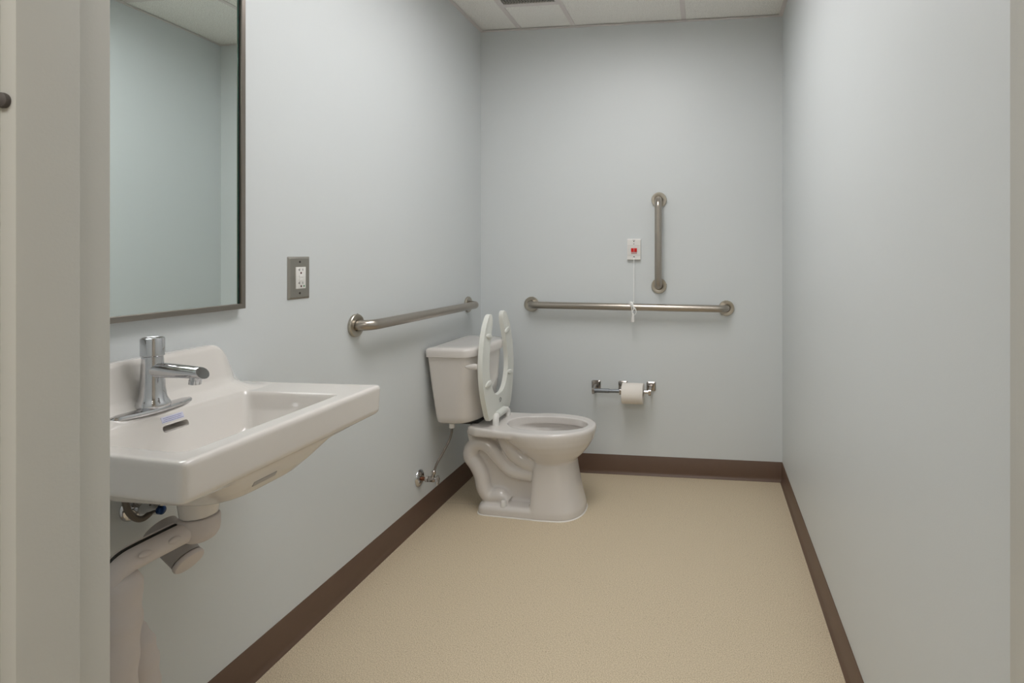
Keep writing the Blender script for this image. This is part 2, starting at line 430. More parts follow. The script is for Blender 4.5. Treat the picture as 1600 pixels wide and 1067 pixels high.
for zc in (1.1435, 1.1025):
    g = B(); prism(g, [(yc-.0120, zc-.0008), (yc-.0076, zc-.0008), (yc-.0076, zc-.004), (yc-.0058, zc-.004), (yc-.0058, zc+.004), (yc-.0076, zc+.004), (yc-.0076, zc+.0008), (yc-.0120, zc+.0008)], 'yz', .0080, .0088)
    obj('slot', g, M['dark'], dev, 0, 'dark T-shaped slot')
    obj('slot', box(B(), (0.0080, yc+0.0065, zc-0.0035), (0.0088, yc+0.0080, zc+0.0035)), M['dark'], dev, 0, 'dark narrow slot')
for y_, z_ in ((yc, 1.1335), (yc+0.0005, 1.0925)):
    obj('ground_hole', lathe(B(), [(0.0032, 0), (0.0032, 0.0008)], (0.0080, y_, z_), (1, 0, 0), 14), M['redled'], dev, 0, 'small dark round hole')
for zc in (1.1225, 1.1135):
    obj('button', box(B(), (0.008, yc-0.0085, zc-0.0038), (0.0098, yc+0.0085, zc+0.0038), 0.0006, 1), M['whiteplastic'], dev, 30)
obj('indicator_lamp', lathe(B(), [(0.0028, 0), (0.0026, 0.001), (0, 0.0014)], (0.008, yc+0.0125, 1.0925), (1, 0, 0), 14), M['green'], dev, 30, 'green indicator lamp')

# ------------------------------------------------------------------ grab bars
def grab_bar(a, b, nrm, label, off=0.058, r=0.019, holes=()):
    a, b, n = Vector(a), Vector(b), Vector(nrm)
    d = (b-a).normalized()
    t = empty('grab_bar', a, label, 'grab bar', 'stainless steel grab bars on the walls')
    R = 0.045
    pa = [a+n*0.004, a+n*(off-R)]
    for k in range(1, 9):
        an = k/8*PI/2; pa.append(a+n*(off-R+R*math.sin(an))+d*(R-R*math.cos(an)))
    pb = [p-a for p in pa]
    path = pa+[b+(n*v.dot(n))-d*v.dot(d) for v in reversed(pb)]
    obj('bar', sweep(B(), path, r, 28), M['steel'], t, 60)
    for c in (a, b):
        g = B()
        lathe(g, [(0.0405, 0.0003), (0.0412, 0.002), (0.0412, 0.0095), (0.0395, 0.0118), (0.0215, 0.0126), (0.0205, 0.0120), (0.0200, 0.009), (0.0200, 0.0003)], c, n, 48)
        f = obj('flange', g, M['steelflange'], t, 35)
        g = B(); s = n.cross(d)
        lathe(g, [(0.0022, 0), (0.0022, 0.0012)], c+d*0.0408*(0.2 if c == a else -0.2)+s*0.0402+n*0.0055, s, 10)
        obj('set_screw', g, M['dark'], f, 0, 'tiny dark set screw')
    return t
grab_bar((0, 1.884, 0.936), (0, 2.850, 0.928), (1, 0, 0), 'horizontal grab bar on the left wall above the toilet tank')
grab_bar((0.297, D, 0.918), (1.363, D, 0.9085), (0, -1, 0), 'long horizontal grab bar on the back wall with a white cord tied around it')
grab_bar((1.005, D, 1.486), (1.005, D, 1.024), (0, -1, 0), 'short vertical grab bar on the back wall beside the red button')

# ------------------------------------------------------------------ emergency call switch
ec = empty('emergency_call_switch', (0.870, D, 1.221), 'white emergency call switch with a red button and pull cord on the back wall', 'emergency switch')
ex0, ex1, ez0, ez1 = 0.834, 0.906, 1.164, 1.278
g = B(); th = 0.017
prof = [(0, ez0), (th-0.002, ez0), (th, ez0+0.002), (th, ez1-0.008), (th-0.007, ez1), (0, ez1)]
loft(g, [[(x, D-0.0005-a, z) for a, z in prof] for x in (ex0, ex1)])
pl = obj('cover_plate', g, M['whiteplastic'], ec, 25)
gm = mat('groove_grey', srgb(176, 172, 168), 0.5, var=0.02)
g = B()
for z in (1.241, 1.233, 1.225, 1.217, 1.209, 1.201, 1.193, 1.186):
    box(g, (ex0+0.001, D-0.0005-th-0.0002, z-0.0006), (ex1-0.001, D-0.0005-th+0.001, z+0.0006))
obj('groove', g, gm, pl, 0, 'fine grey horizontal grooves')
yb = D-0.0005-th
obj('push_button', box(B(), (0.855, yb-0.003, 1.206), (0.887, yb+0.001, 1.227), 0.0008, 2), M['red'], ec, 30, 'square red button')
obj('button_window', box(B(), (0.855, yb-0.0022, 1.196), (0.887, yb+0.001, 1.2055), 0.0006, 2), M['pink'], ec, 30, 'pale pink lower half of the button')
obj('button_rib', box(B(), (0.8695, yb-0.0038, 1.196), (0.8725, yb, 1.2275), 0.0005, 1), M['pink'], ec, 30, 'pale rib down the middle of the button')
for z, s_ in ((1.2635, 0.0032), (1.2495, 0.0026)):
    obj('indicator_lamp', lathe(B(), [(s_, 0), (s_*0.9, 0.001), (0, 0.0014)], (0.870, yb+0.0004, z), (0, -1, 0), 14), M['dark'], ec, 30, 'small dark indicator')
g = B()
for k in range(7): box(g, (0.8625+k*0.0022, yb-0.0003, 1.2690), (0.8640+k*0.0022, yb+0.0005, 1.2710+(k % 2)*0.0006))
obj('caption_mark', g, M['dark'], ec, 0, 'tiny dark printed caption')
g = B(); lathe(g, [(0.0042, 0), (0.0042, 0.0012)], (0.871, yb+0.0004, 1.179), (0, -1, 0), 14)
obj('cord_hole', g, M['dark'], ec, 0, 'dark cord hole')
g = B()
cy = D-0.058
cord = catmull([(0.871, yb-0.002, 1.179), (0.871, yb-0.005, 1.160), (0.872, D-0.030, 1.10), (0.8735, D-0.0500, 1.0), (0.874, cy, 0.945), (0.872, cy-0.004, 0.9365)], 6)
sweep(g, cord, 0.0018, 8)
obj('pull_cord', g, M['cord'], ec, 60, 'thin white cord')
bz = 0.9135; rr = 0.0215
g = B()
for k in range(4):                                        # turns of cord around the bar
    x = 0.858+k*0.0040
    sweep(g, [(x+0.003*math.sin(a+k), cy+(rr+0.0006*k)*math.cos(a), bz+(rr+0.0006*k)*math.sin(a)) for a in [PI*0.86-2*PI*j/20*0.52 for j in range(21)]], 0.0031, 8)
for k in range(3):                                        # the knot itself, on top of the bar
    sweep(g, [(0.8625+(.0075+.001*k)*math.cos(a), cy-0.016+0.004*math.sin(a*2+k), bz+0.0215+(.0062-.001*k)*math.sin(a+k*.7)) for a in [2*PI*j/18 for j in range(19)]], 0.0030, 8)
sweep(g, catmull([(0.862, cy-0.012, bz+0.021), (0.868, cy-0.018, bz+0.023), (0.872, cy-0.022, bz+0.016), (0.875, cy-0.026, bz+0.006), (0.878, cy-0.026, bz-0.004), (0.882, cy-0.025, bz-0.010)], 6), 0.0042, 8)
obj('cord_knot', g, M['cord'], ec, 60, 'white cord wound around the bar')
g = B()
sweep(g, catmull([(0.876, cy-0.026, bz+0.006), (0.886, cy-0.028, bz-0.006), (0.891, cy-0.028, bz-0.022), (0.886, cy-0.028, bz-0.036), (0.876, cy-0.027, bz-0.043)], 6), 0.0020, 8)
sweep(g, catmull([(0.880, cy-0.027, bz-0.006), (0.873, cy-0.029, bz-0.016), (0.8695, cy-0.029, bz-0.028), (0.872, cy-0.027, bz-0.038)], 6), 0.0020, 8)
sweep(g, catmull([(0.868, cy-0.025, bz+0.008), (0.867, cy-0.028, bz-0.008), (0.8685, cy-0.028, bz-0.026), (0.872, cy-0.027, bz-0.038)], 6), 0.0019, 8)
obj('cord_loop', g, M['cord'], ec, 60, 'loose loops of white cord')
lathe_p = [(0.003, 0.0), (0.0042, -0.002), (0.0062, -0.012), (0.0090, -0.030), (0.0095, -0.046), (0.009, -0.047)]
obj('pull_handle', lathe(B(), lathe_p, (0.8735, cy-0.027, bz-0.030), (0, 0, 1), 20), M['whiteplastic'], ec, 40, 'small white bell-shaped pull')

# ------------------------------------------------------------------ toilet paper holder and roll
hx = (0.661, 0.8085, 0.9625); hz0 = 0.482
tp = empty('toilet_paper_holder', (0.81, D, 0.45), 'chrome double toilet paper holder on the back wall', 'paper holder')
ax_y, ax_z = D-0.080, 0.4685
for x in hx:
    g = B()
    o_ = [rrect(x-0.0245, x+0.0245, hz0-0.0245, hz0+0.0245, 0.007, 0), rrect(x-0.0245, x+0.0245, hz0-0.0245, hz0+0.0245, 0.007, 0.006), rrect(x-0.019, x+0.019, hz0-0.019, hz0+0.019, 0.006, 0.011)]
    loft(g, [[(p[0], D-0.0004-p[2], p[1]) for p in r] for r in o_])
    pt = obj('mounting_post', g, M['chromedull'], tp, 35, 'square chrome mounting post')
    g = B()
    w = 0.0065
    prof = [(D-0.008, hz0+0.012), (D-0.055, hz0+0.0005), (D-0.090, hz0-0.001), (D-0.093, hz0-0.005), (D-0.093, hz0-0.027), (D-0.090, hz0-0.030), (D-0.070, hz0-0.030), (D-0.050, hz0-0.018), (D-0.008, hz0-0.012)]
    loft(g, [[(xx, a, b) for a, b in prof] for xx in (x-w, x+w)])
    obj('arm', g, M['chromedull'], pt, 30)
g = B()
lathe(g, [(0.0115, 0.0), (0.0115, 0.078), (0.0098, 0.079), (0.0098, 0.133)], (hx[0]+0.0066, ax_y, ax_z), (1, 0, 0), 24)
obj('roller', g, mat('grey_roller', srgb(140, 144, 148), 0.35, 0.7, var=0.04), tp, 35, 'empty grey roller')
g = B()
lathe(g, [(0.0098, 0.0), (0.0098, 0.14)], (hx[1]+0.0066, ax_y, ax_z), (1, 0, 0), 24)
obj('roller', g, M['chrome'], tp, 35, 'bright roller through the paper')
g = B(); rx0 = hx[1]+0.0085
zc_, rc = ax_z-0.0094, 0.0545
rings = []
for r_, h_ in ((0.0205, 0.001), (rc-0.001, 0.0), (rc, 0.001), (rc, 0.111), (rc-0.001, 0.112), (0.0205, 0.111), (0.0205, 0.001)):
    rings.append([(rx0+h_, ax_y+r_*math.cos(a), zc_+r_*math.sin(a)) for a in [2*PI*k/56 for k in range(56)]])
loft(g, rings, cap=False)
roll = empty('toilet_paper_roll', (rx0+0.056, ax_y, zc_), 'roll of white toilet paper on the right half of the chrome holder', 'toilet paper')
obj('paper', g, M['paper'], roll, 40)
g = B(); rings = []
for r_, h_ in ((0.0203, 0.002), (0.0203, 0.110), (0.0193, 0.110), (0.0193, 0.002), (0.0203, 0.002)):
    rings.append([(rx0+h_, ax_y+r_*math.cos(a), zc_+r_*math.sin(a)) for a in [2*PI*k/32 for k in range(32)]])
loft(g, rings, cap=False)
obj('cardboard_core', g, mat('cardboard', srgb(150, 122, 92), 0.9, var=0.06), roll, 40, 'brown cardboard core')

# ------------------------------------------------------------------ toilet
TY = 2.578
to = empty('toilet', (0.40, TY, 0), 'white floor-standing toilet with its open-front seat raised against the tank', 'toilet')
RIM, DECK = 0.398, 0.407
def egg(xb, xf, hw, z, xm=None, e=2.15, n=56, eb=None):
    xm = xm if xm is not None else xb+(xf-xb)*0.46
    out = []
    for k in range(n):
        a = 2*PI*k/n; c, s = math.cos(a), math.sin(a)
        ee = e if c >= 0 else (eb or e)
        x = xm+(xf-xm if c >= 0 else xm-xb)*math.copysign(abs(c)**(2/ee), c)
        y = TY+hw*math.copysign(abs(s)**(2/ee), s)
        out.append((x, y, z))
    return out
g = B()
# bowl
loft(g, [egg(.47, .640, .085, .215), egg(.455, .655, .104, .240), egg(.415, .690, .128, .272), egg(.370, .717, .151, .305), egg(.330, .735, .167, .335),
         egg(.300, .744, .175, .362), egg(.285, .748, .178, .382), egg(.284, .747, .177, .391), egg(.290, .741, .171, RIM)])
# pedestal
loft(g, [egg(.455, .700, .136, .0, e=2.3, eb=7, xm=.58), egg(.456, .698, .134, .03, e=2.3, eb=7, xm=.58), egg(.460, .682, .122, .09, e=2.3, eb=7, xm=.57), egg(.464, .668, .112, .16, e=2.3, eb=7, xm=.565),
         egg(.468, .658, .106, .22, e=2.3, eb=6, xm=.56), egg(.475, .652, .100, .262, e=2.3, eb=4, xm=.56)])
# foot
def foot(z, i):
    P = [(.205+i, TY-.112+i), (.46, TY-.130+i), (.62, TY-.130+i), (.62, TY+.130-i), (.46, TY+.130-i), (.205+i, TY+.112-i)]
    return [(p.x, p.y, z) for p in rpoly(P, [.055, .2, .02, .02, .2, .055], 8)]
loft(g, [foot(0, 0), foot(.028, .002), foot(.040, .008), foot(.045, .018)])
# rear deck
def deck(z, i):
    P = [(.170+i, TY-.118+i), (.215, TY-.140+i), (.36, TY-.160+i), (.46, TY-.165+i), (.46, TY+.165-i), (.36, TY+.160-i), (.215, TY+.140-i), (.170+i, TY+.118-i)]
    return [(p.x, p.y, z+(DECK-RIM)*(1-min(1, max(0, (p.x-.22)/.12)))*(1 if z > .38 else 0)) for p in rpoly(P, [.02, .03, .1, .02, .02, .1, .03, .02], 6)]
loft(g, [deck(.360, .020), deck(.365, .006), deck(.372, .001), deck(RIM-.008, 0), deck(RIM-.002, .002), deck(RIM, .008)])
# web that joins foot, pedestal and deck
prism(g, [(.235, .03), (.47, .03), (.47, .25), (.40, .30), (.33, .36), (.19, .36), (.165, .33), (.19, .22), (.215, .15)], 'xz', TY-.040, TY+.040)
prism(g, [(.150, .36), (.150, .385), (.30, .385), (.36, .36), (.30, .32), (.22, .345), (.172, .285)], 'xz', TY-.050, TY+.050)
# trapway: a snaking tube
A = [(.480, .168), (.449, .176), (.400, .180), (.351, .194), (.300, .243), (.253, .292), (.208, .310), (.170, .291), (.162, .248), (.188, .212), (.213, .163), (.226, .105), (.256, .066), (.305, .068), (.338, .040)]
Bp = [(.490, .215), (.449, .230), (.408, .243), (.370, .272), (.340, .312), (.318, .360)]
prism(g, [(.30, .375), (.40, .375), (.49, .26), (.49, .20), (.42, .215), (.34, .29)], 'xz', TY-.070, TY+.070)
prism(g, [(.148, .375), (.176, .385), (.190, .29), (.166, .29)], 'xz', TY-.075, TY+.075)
for sg in (-1, 1):
    sweep(g, [(q.x, TY+sg*.052, q.z) for q in catmull([(a, 0, b) for a, b in A], 6)], [.031+.0055*min(1, max(0, (i_-20)/24)) for i_ in range(85)], 24, side=(0, 1, 0))
    sweep(g, [(q.x, TY+sg*.052, q.z) for q in catmull([(a, 0, b) for a, b in Bp], 6)], 0.0350, 24, side=(0, 1, 0))
me = remesh(g, 0.0040, 2)
# bowl cavity
c = B()
loft(c, [egg(.500, .595, .050, .222), egg(.472, .628, .076, .245), egg(.405, .688, .118, .300), egg(.360, .711, .134, .340), egg(.346, .712, .130, .352), egg(.334, .705, .108, .366), egg(.326, .707, .108, .400), egg(.318, .715, .116, .43)])
me = cut(me, c)
me = remesh(me, 0.0033, 4)
obj_bowl = link_mesh('bowl', me, M['ceramic'], to, 80)
# caulk line
g = B(); ol = [(p[0], p[1]) for p in egg(.455, .700, .136, .0, e=2.3, eb=7, xm=.58) if p[0] > .62]
P = [(.205, TY-.112), (.46, TY-.130), (.66, TY-.128)]
near = [(p.x, p.y) for p in rpoly([(.205, TY+.112), (.205, TY-.112), (.46, TY-.132), (.62, TY-.132), (.62, TY+.132), (.46, TY+.132)], [.055, .055, .2, .02, .02, .2], 8)]
loft(g, [[(x, y, 0.0004) for x, y in [(TY and (0.41+(x-0.41)*1.012), TY+(y-TY)*1.02) for x, y in near]], [(x, y, 0.004) for x, y in near]])
loft(g, [[(0.577+(x-0.577)*1.03, TY+(y-TY)*1.025, 0.0004) for x, y, z in egg(.455, .700, .136, 0, e=2.3, eb=7, xm=.58)], [(x, y, 0.004) for x, y, z in egg(.455, .700, .136, 0, e=2.3, eb=7, xm=.58)]])
obj('caulk_bead', g, M['caulk'], to, 40, 'thin white caulk line at the floor')
# bolt cap
obj('bolt_cap', lathe(B(), [(0.0150, 0.0), (0.0150, 0.004), (0.0125, 0.020), (0.0105, 0.025), (0.005, 0.027), (0, 0.027)], (.338, TY-.100, .0425), (0, 0, 1), 24), M['whiteplastic'], to, 50, 'white plastic bolt cap')
obj('bolt_cap', lathe(B(), [(0.0150, 0.0), (0.0150, 0.004), (0.0125, 0.020), (0.0105, 0.025), (0.005, 0.027), (0, 0.027)], (.338, TY+.100, .0425), (0, 0, 1), 24), M['whiteplastic'], to, 50, 'white plastic bolt cap')
# tank
TC = 2.592
def tank(z, xb, xf, hw, i=0.0, bow=0.045):
    P = [(xb+i, TC-hw+i), (xf-bow-i, TC-hw+i), (xf-i, TC-hw*.42), (xf-i, TC+hw*.42), (xf-bow-i, TC+hw-i), (xb+i, TC+hw-i)]
    return [(p.x, p.y, z) for p in rpoly(P, [.015, .075, .16, .16, .075, .015], 8)]
g = B()
loft(g, [tank(.424, .050, .222, .178, .022), tank(.427, .048, .225, .180, .010), tank(.436, .046, .226, .182, .002), tank(.46, .044, .228, .1845), tank(.60, .028, .240, .1965), tank(.735, .014, .248, .2060)])
obj('tank', g, M['ceramic'], to, 50)
g = B()
loft(g, [tank(.7305, .012, .252, .212, .004), tank(.733, .010, .256, .214), tank(.760, .008, .259, .2165, 0), tank(.768, .008, .259, .2165, .003), tank(.7725, .008, .259, .2165, .011), tank(.774, .008, .259, .2165, .03), tank(.7745, .008, .259, .2165, .07)])
obj('tank_lid', g, M['ceramic'], to, 50)
# rubber seal and bolts between tank and bowl
g = B(); box(g, (.105, TY-.075, .400), (.205, TY+.075, .430), .008)
obj('tank_gasket', g, M['dark'], to, 40, 'dark rubber seal under the tank')
# flush lever on the near front corner
fl = obj('flush_lever', lathe(B(), [(0.012, 0.0), (0.012, 0.006), (0.009, 0.014), (0.008, 0.020), (0, 0.021)], (.232, TC-.196, .694), (0.3, -1, 0), 20), M['ceramic'], to, 40)
g = B(); rings = []
for x, zc, hz_, hy in ((.256, .697, .012, .004), (.252, .6965, .0135, .0062), (.240, .696, .0135, .0075), (.226, .6955, .0115, .0075), (.212, .6955, .008, .006), (.203, .6960, .0045, .004), (.200, .6960, .0015, .0015)):
    rings.append([(x, TC-.220+hy*math.cos(a), zc+hz_*math.sin(a)) for a in [2*PI*k/20 for k in range(20)]])
loft(g, rings)
obj('lever_arm', g, M['ceramic'], fl, 60)
# seat, raised
HX, HZ, LEAN = .268, .431, math.radians(1.5)
half0 = [(0, .120), (.012, .136), (.05, .152), (.10, .171), (.16, .187), (.22, .194), (.29, .190), (.36, .174), (.42, .149), (.457, .122), (.477, .103), (.484, .088), (.481, .074), (.468, .064),
        (.43, .068), (.37, .084), (.31, .100), (.25, .109), (.20, .106), (.150, .086), (.116, .060), (.094, .030)]
half = [(u, v*1.045+(.007 if k > 14 and v > .04 else 0)) for k, (u, v) in enumerate(half0)]
outl = catmull([(u, v, 0) for u, v in half], 3)
o2 = [(p.x, p.y) for p in outl]
o2 = o2+[(u, -v) for u, v in reversed(o2)]
SCY = TY+.016
def seatp(u, v, h):
    return Vector((HX-math.sin(LEAN)*u+math.cos(LEAN)*h, SCY-v, HZ+math.cos(LEAN)*u+math.sin(LEAN)*h))
g = B()
v0 = [g.verts.new(seatp(u, v, -0.011)) for u, v in o2]; v1 = [g.verts.new(seatp(u, v, 0.011)) for u, v in o2]
n = len(v0); fa = g.faces.new(v0[::-1]); fb = g.faces.new(v1)
for k in range(n): g.faces.new((v0[k], v0[(k+1) % n], v1[(k+1) % n], v1[k]))
bmesh.ops.bevel(g, geom=list(fa.edges)+list(fb.edges), offset=0.003, segments=2, profile=0.5, affect='EDGES')
seat = obj('seat', g, M['seat'], to, 35)
for u, v, rot in ((.385, .118, -12), (.172, .142, 8), (.385, -.118, 12), (.172, -.142, -8)):
    g = B()
    pr = []
    for k, (sc, hh) in enumerate(((1, .010), (1, .0135), (.9, .0160), (.6, .0175), (.2, .018))):
        ring = []
        for q in range(24):
            a = 2*PI*q/24; uu = math.sin(a)*.0125*sc; vv = math.cos(a)*.033*sc
            c_, s_ = math.cos(math.radians(rot)), math.sin(math.radians(rot))
            ring.append(seatp(u+uu*c_-vv*s_, v+uu*s_+vv*c_, hh))
        pr.append(ring)
    loft(g, pr); obj('bumper', g, M['seat'], seat, 50)
g = B()
sweep(g, [seatp(.066+.010*math.sin(a), -.002+.013*math.cos(a), .0112) for a in [2*PI*k/20 for k in range(17)]], 0.0009, 6)
sweep(g, [seatp(.058, .003, .0112), seatp(.066, -.004, .0112), seatp(.070, -.008, .0112)], 0.0009, 6)
obj('oval_mark', g, M['dark'], seat, 30, 'small dark oval mark')
hn = B()
hy0, hy1 = TY-.072, TY+.082; hxx, hzz = HX+.016, DECK+.031
for yy, sg in ((hy0, 1), (hy1, -1)):
    sweep(hn, catmull([(hxx+.006, yy, DECK-.012), (hxx+.006, yy, DECK+.012), (hxx+.004, yy+sg*.006, DECK+.026), (hxx, yy+sg*.020, hzz)], 6), 0.0150, 18)
sweep(hn, [(hxx, hy0+.014, hzz), (hxx, hy1-.014, hzz)], 0.0130, 20)
hinge = obj('seat_hinge', hn, M['whiteplastic'], to, 50)
g = B(); sweep(g, [(hxx-.001, hy0+.026, hzz+.001), (hxx-.001, hy1-.026, hzz+.001)], 0.0170, 20)
box(g, (HX-.006, hy0+.030, hzz-.012), (hxx, hy1-.030, hzz+.010), .003)
obj('hinge_sleeve', g, M['seat'], hinge, 45)

# ------------------------------------------------------------------ toilet water supply
sv = empty('water_supply_valve', (0, 2.339, 0.205), 'chrome water valve near the brown baseboard with a thin hose up to the toilet tank', 'valve')
vy, vz_ = 2.345, 0.205
obj('escutcheon', lathe(B(), [(0.0375, 0.0004), (0.0375, 0.002), (0.034, 0.006), (0.024, 0.0105), (0.0145, 0.013), (0.012, 0.013), (0.010, 0.013)], (0, vy, vz_), (1, 0, 0), 40), M['chrome'], sv, 50, 'round chrome wall plate')
obj('stub_pipe', lathe(B(), [(0.008, 0.0), (0.008, 0.03)], (0.011, vy, vz_-.002), (1, 0, 0), 20), M['copper'], sv, 40, 'short copper pipe')
g = B()
lathe(g, [(0.010, 0), (0.0135, 0.001), (0.0135, 0.013), (0.010, 0.014)], (0.030, vy, vz_-.002), (1, 0, 0), 6)
lathe(g, [(0.0105, 0), (0.0115, 0.003), (0.0115, 0.026), (0.0095, 0.030), (0.0095, 0.036)], (0.044, vy, vz_-.002), (1, 0, 0), 20)
lathe(g, [(0.0085, 0), (0.0085, 0.016), (0.0105, 0.017), (0.0105, 0.027), (0.007, 0.030), (0.0055, 0.033)], (0.062, vy, vz_+.004), (0.15, 0.18, 1), 12)
obj('valve_body', g, M['chromedull'], sv, 35)
g = B()
rings = []
for r_, h_ in ((0.6, 0), (1, 0.002), (1.0, 0.009), (0.7, 0.012), (0.3, 0.013)):
    rings.append([(0.082+h_*.8+.0*a, vy+(0.0165+0.0014*math.cos(6*a))*math.cos(a)*r_-h_*.4, vz_-.004+(0.0205+0.0014*math.cos(6*a))*math.sin(a)*r_-h_*.2) for a in [2*PI*k/48 for k in range(48)]])
loft(g, rings)
obj('handle', g, M['chrome'], sv, 50)
hp = catmull([(0.067, vy+.006, vz_+.034), (0.074, vy+.022, vz_+.065), (0.088, vy+.055, vz_+.105), (0.100, vy+.085, vz_+.145), (0.104, vy+.098, vz_+.175), (0.104, vy+.102, vz_+.200), (0.104, 2.448, .412)], 8)
obj('supply_hose', sweep(B(), hp, 0.0050, 14), M['hosegrey'], sv, 60, 'thin grey supply hose')
obj('coupling_nut', lathe(B(), [(0.009, 0), (0.0125, 0.001), (0.0135, 0.006), (0.0125, 0.010), (0.0125, 0.020), (0.0115, 0.021), (0.009, 0.022)], (0.104, 2.448, .399), (0, 0, 1), 16), M['whiteplastic'], sv, 40, 'white plastic nut')

# ------------------------------------------------------------------ sink
SY = 1.115
sk = empty('wall_sink', (0.2, SY, 0.64), 'white wall-hung sink below the mirror', 'sink')
sy0, sy1, sxf = 0.852, 1.398, 0.400
g = B()
def slab(z, i, fx=0.0):
    P = [(.001, sy0+.012+i), (sxf-i, sy0-.026+i), (sxf-i, sy1+.004-i), (.001, sy1-.004-i)]
    return [(p.x, p.y, z) for p in rpoly(P, [.004, .014, .014, .004], 6)]
def ctr(x0, x1, y0, y1, r, z): return rrect(x0, x1, y0, y1, r, z, 6)
def bel(x0, x1, y0, y1, r, z): return rrect(x0, x1, y0, y1, r, z, 6)
bcx, bcy = .160, 1.096
def boss(r, z): return [(bcx+r*math.cos(a), bcy+r*math.sin(a), z) for a in [2*PI*(k+.5)/28-PI*.75 for k in range(28)]]
loft(g, [boss(.035, .624), boss(.0385, .652), boss(.042, .690), boss(.045, .72)])
loft(g, [bel(.105, .275, 1.010, 1.150, .07, .693), bel(.070, .325, .975, 1.175, .08, .700), bel(.050, .350, .950, 1.195, .08, .713),
         bel(.030, .369, .928, 1.220, .08, .734), bel(.012, .383, .902, 1.258, .06, .762), slab(.769, .012), slab(.773, .005), slab(.780, .002), slab(.838, 0), slab(.8430, .002), slab(.845, .006)])
# splash back with swept-down ends, and the sloping ledge in front of it
def hback(y):
    def s(t): t = max(0, min(1, t)); return t*t*(3-2*t)
    e = min(sy1-y, y-sy0)
    return .846+.117*s((e-.008)/.122)
rings = []
for k in range(49):
    y = sy0+.004+(sy1-sy0-.008)*k/48
    h = hback(y); t = (h-.846)/.117
    lz = .846+.020*min(1, t*1.6)
    rings.append([(0.001, y, .80), (0.001, y, h-.004*t), (.005*t+.001, y, h), (.026*t+.002, y, h), (.034*t+.003, y, h-.008*t), (.052*t+.004, y, lz+.016*t), (.064*t+.005, y, lz), (.108, y, .8445), (.108, y, .80)])
loft(g, rings)
me = remesh(g, 0.0030, 2)
c = B()
def cav(x0, x1, y0, y1, r, z, tp=1):
    return [(p.x, p.y, z) for p in rpoly([(x0, y0+.006*tp), (x1, y0-.020*tp), (x1, y1), (x0, y1)], [r, r*1.3, r, r*.6], 6)]

loft(c, [cav(.168, .250, 1.00, 1.175, .035, .728), cav(.152, .285, .960, 1.215, .04, .737), cav(.136, .318, .925, 1.250, .035, .765), cav(.119, .342, .903, 1.274, .03, .805), cav(.107, .354, .894, 1.284, .024, .838), cav(.102, .358, .889, 1.289, .022, .846), cav(.090, .366, .879, 1.299, .03, .880)])
me = cut(me, c)
me = remesh(me, 0.0025, 3)
# overflow slot
c = B()
def slot(x, s=1):
    return [(x, 1.086+p.x*s, .8180+p.y*s) for p in rpoly([(-.030, -.0068), (.030, -.0068), (.030, .0068), (-.030, .0068)], .0066, 6)]
loft(c, [slot(.078), slot(.135)])
me = cut(me, c)
basin = link_mesh('basin', me, M['basin'], sk, 60)
# label above the slot
g = B(); box(g, (.1025, 1.073, .8295), (.1062, 1.123, .8415))
st = obj('sticker', g, M['label'], sk, 0, 'small pale blue label with three lines of print')
# grey mark under the front
mk = obj('oval_mark', box(B(), (-.0008, -.030, -.0055), (.0008, .030, .0055), .0007, 1), mat('mark_grey', srgb(170, 167, 165), 0.3, var=0.02), None, 30, 'grey oval mark on the underside')
mk.parent = sk
mk['px'] = 1

# ------------------------------------------------------------------ faucet
fx, fy, fz = .076, 1.068, .862
fa = empty('faucet', (fx, fy, fz-.004), 'chrome push faucet standing on the back ledge of the sink', 'faucet')
g = B(); rings = []
for sc, z in ((.97, fz-.0075), (1, fz-.006), (1, fz-.002), (.96, fz+.0012), (.80, fz+.0025)):
    rings.append([(fx+.027*sc*math.sin(a)*(1-.0*abs(math.cos(a))), fy+.091*sc*math.copysign(abs(math.cos(a))**1.15, math.cos(a)), z) for a in [2*PI*k/64 for k in range(64)]])
loft(g, rings); obj('deck_plate', g, M['chrome'], fa, 40, 'pointed oval chrome base plate')
obj('body', lathe(B(), [(0.0305, 0.0), (0.0315, 0.003), (0.0310, 0.008), (0.0275, 0.014), (0.0245, 0.021), (0.0220, 0.040), (0.0200, 0.080), (0.0188, 0.108), (0.0170, 0.109)], (fx, fy, fz+.002), (0, 0, 1), 48), M['chrome'], fa, 35)
obj('push_cap', lathe(B(), [(0.0200, 0.0), (0.0212, 0.001), (0.0212, 0.0365), (0.0203, 0.0385), (0.0190, 0.0392), (0.0178, 0.0385), (0, 0.038)], (fx, fy, fz+.1105), (0, 0, 1), 48), M['chrome'], fa, 35)
g = B(); rings = []
zs = fz+.080
for x, rz, ry, dz in ((fx+.010, .0165, .0175, 0), (fx+.026, .0160, .0172, 0), (fx+.060, .0148, .0165, -.001), (fx+.095, .0132, .0155, -.0022), (fx+.112, .0126, .0152, -.003), (fx+.1190, .0123, .0150, -.0032), (fx+.1205, .0119, .0147, -.0033)):
    rings.append([(x-.007*math.sin(a)*(1 if x > fx+.105 else 0), fy+ry*math.cos(a), zs+dz+rz*math.sin(a)) for a in [2*PI*k/40 for k in range(40)]])
loft(g, rings); sp = obj('spout', g, M['chrome'], fa, 40)
obj('aerator', lathe(B(), [(0.0110, 0.0), (0.0110, -.008), (0.0115, -.0085), (0.0115, -.017), (0.0095, -.0175), (0.008, -.014)], (fx+.104, fy, zs-.010), (.12, 0, 1), 28), M['chrome'], sp, 35)

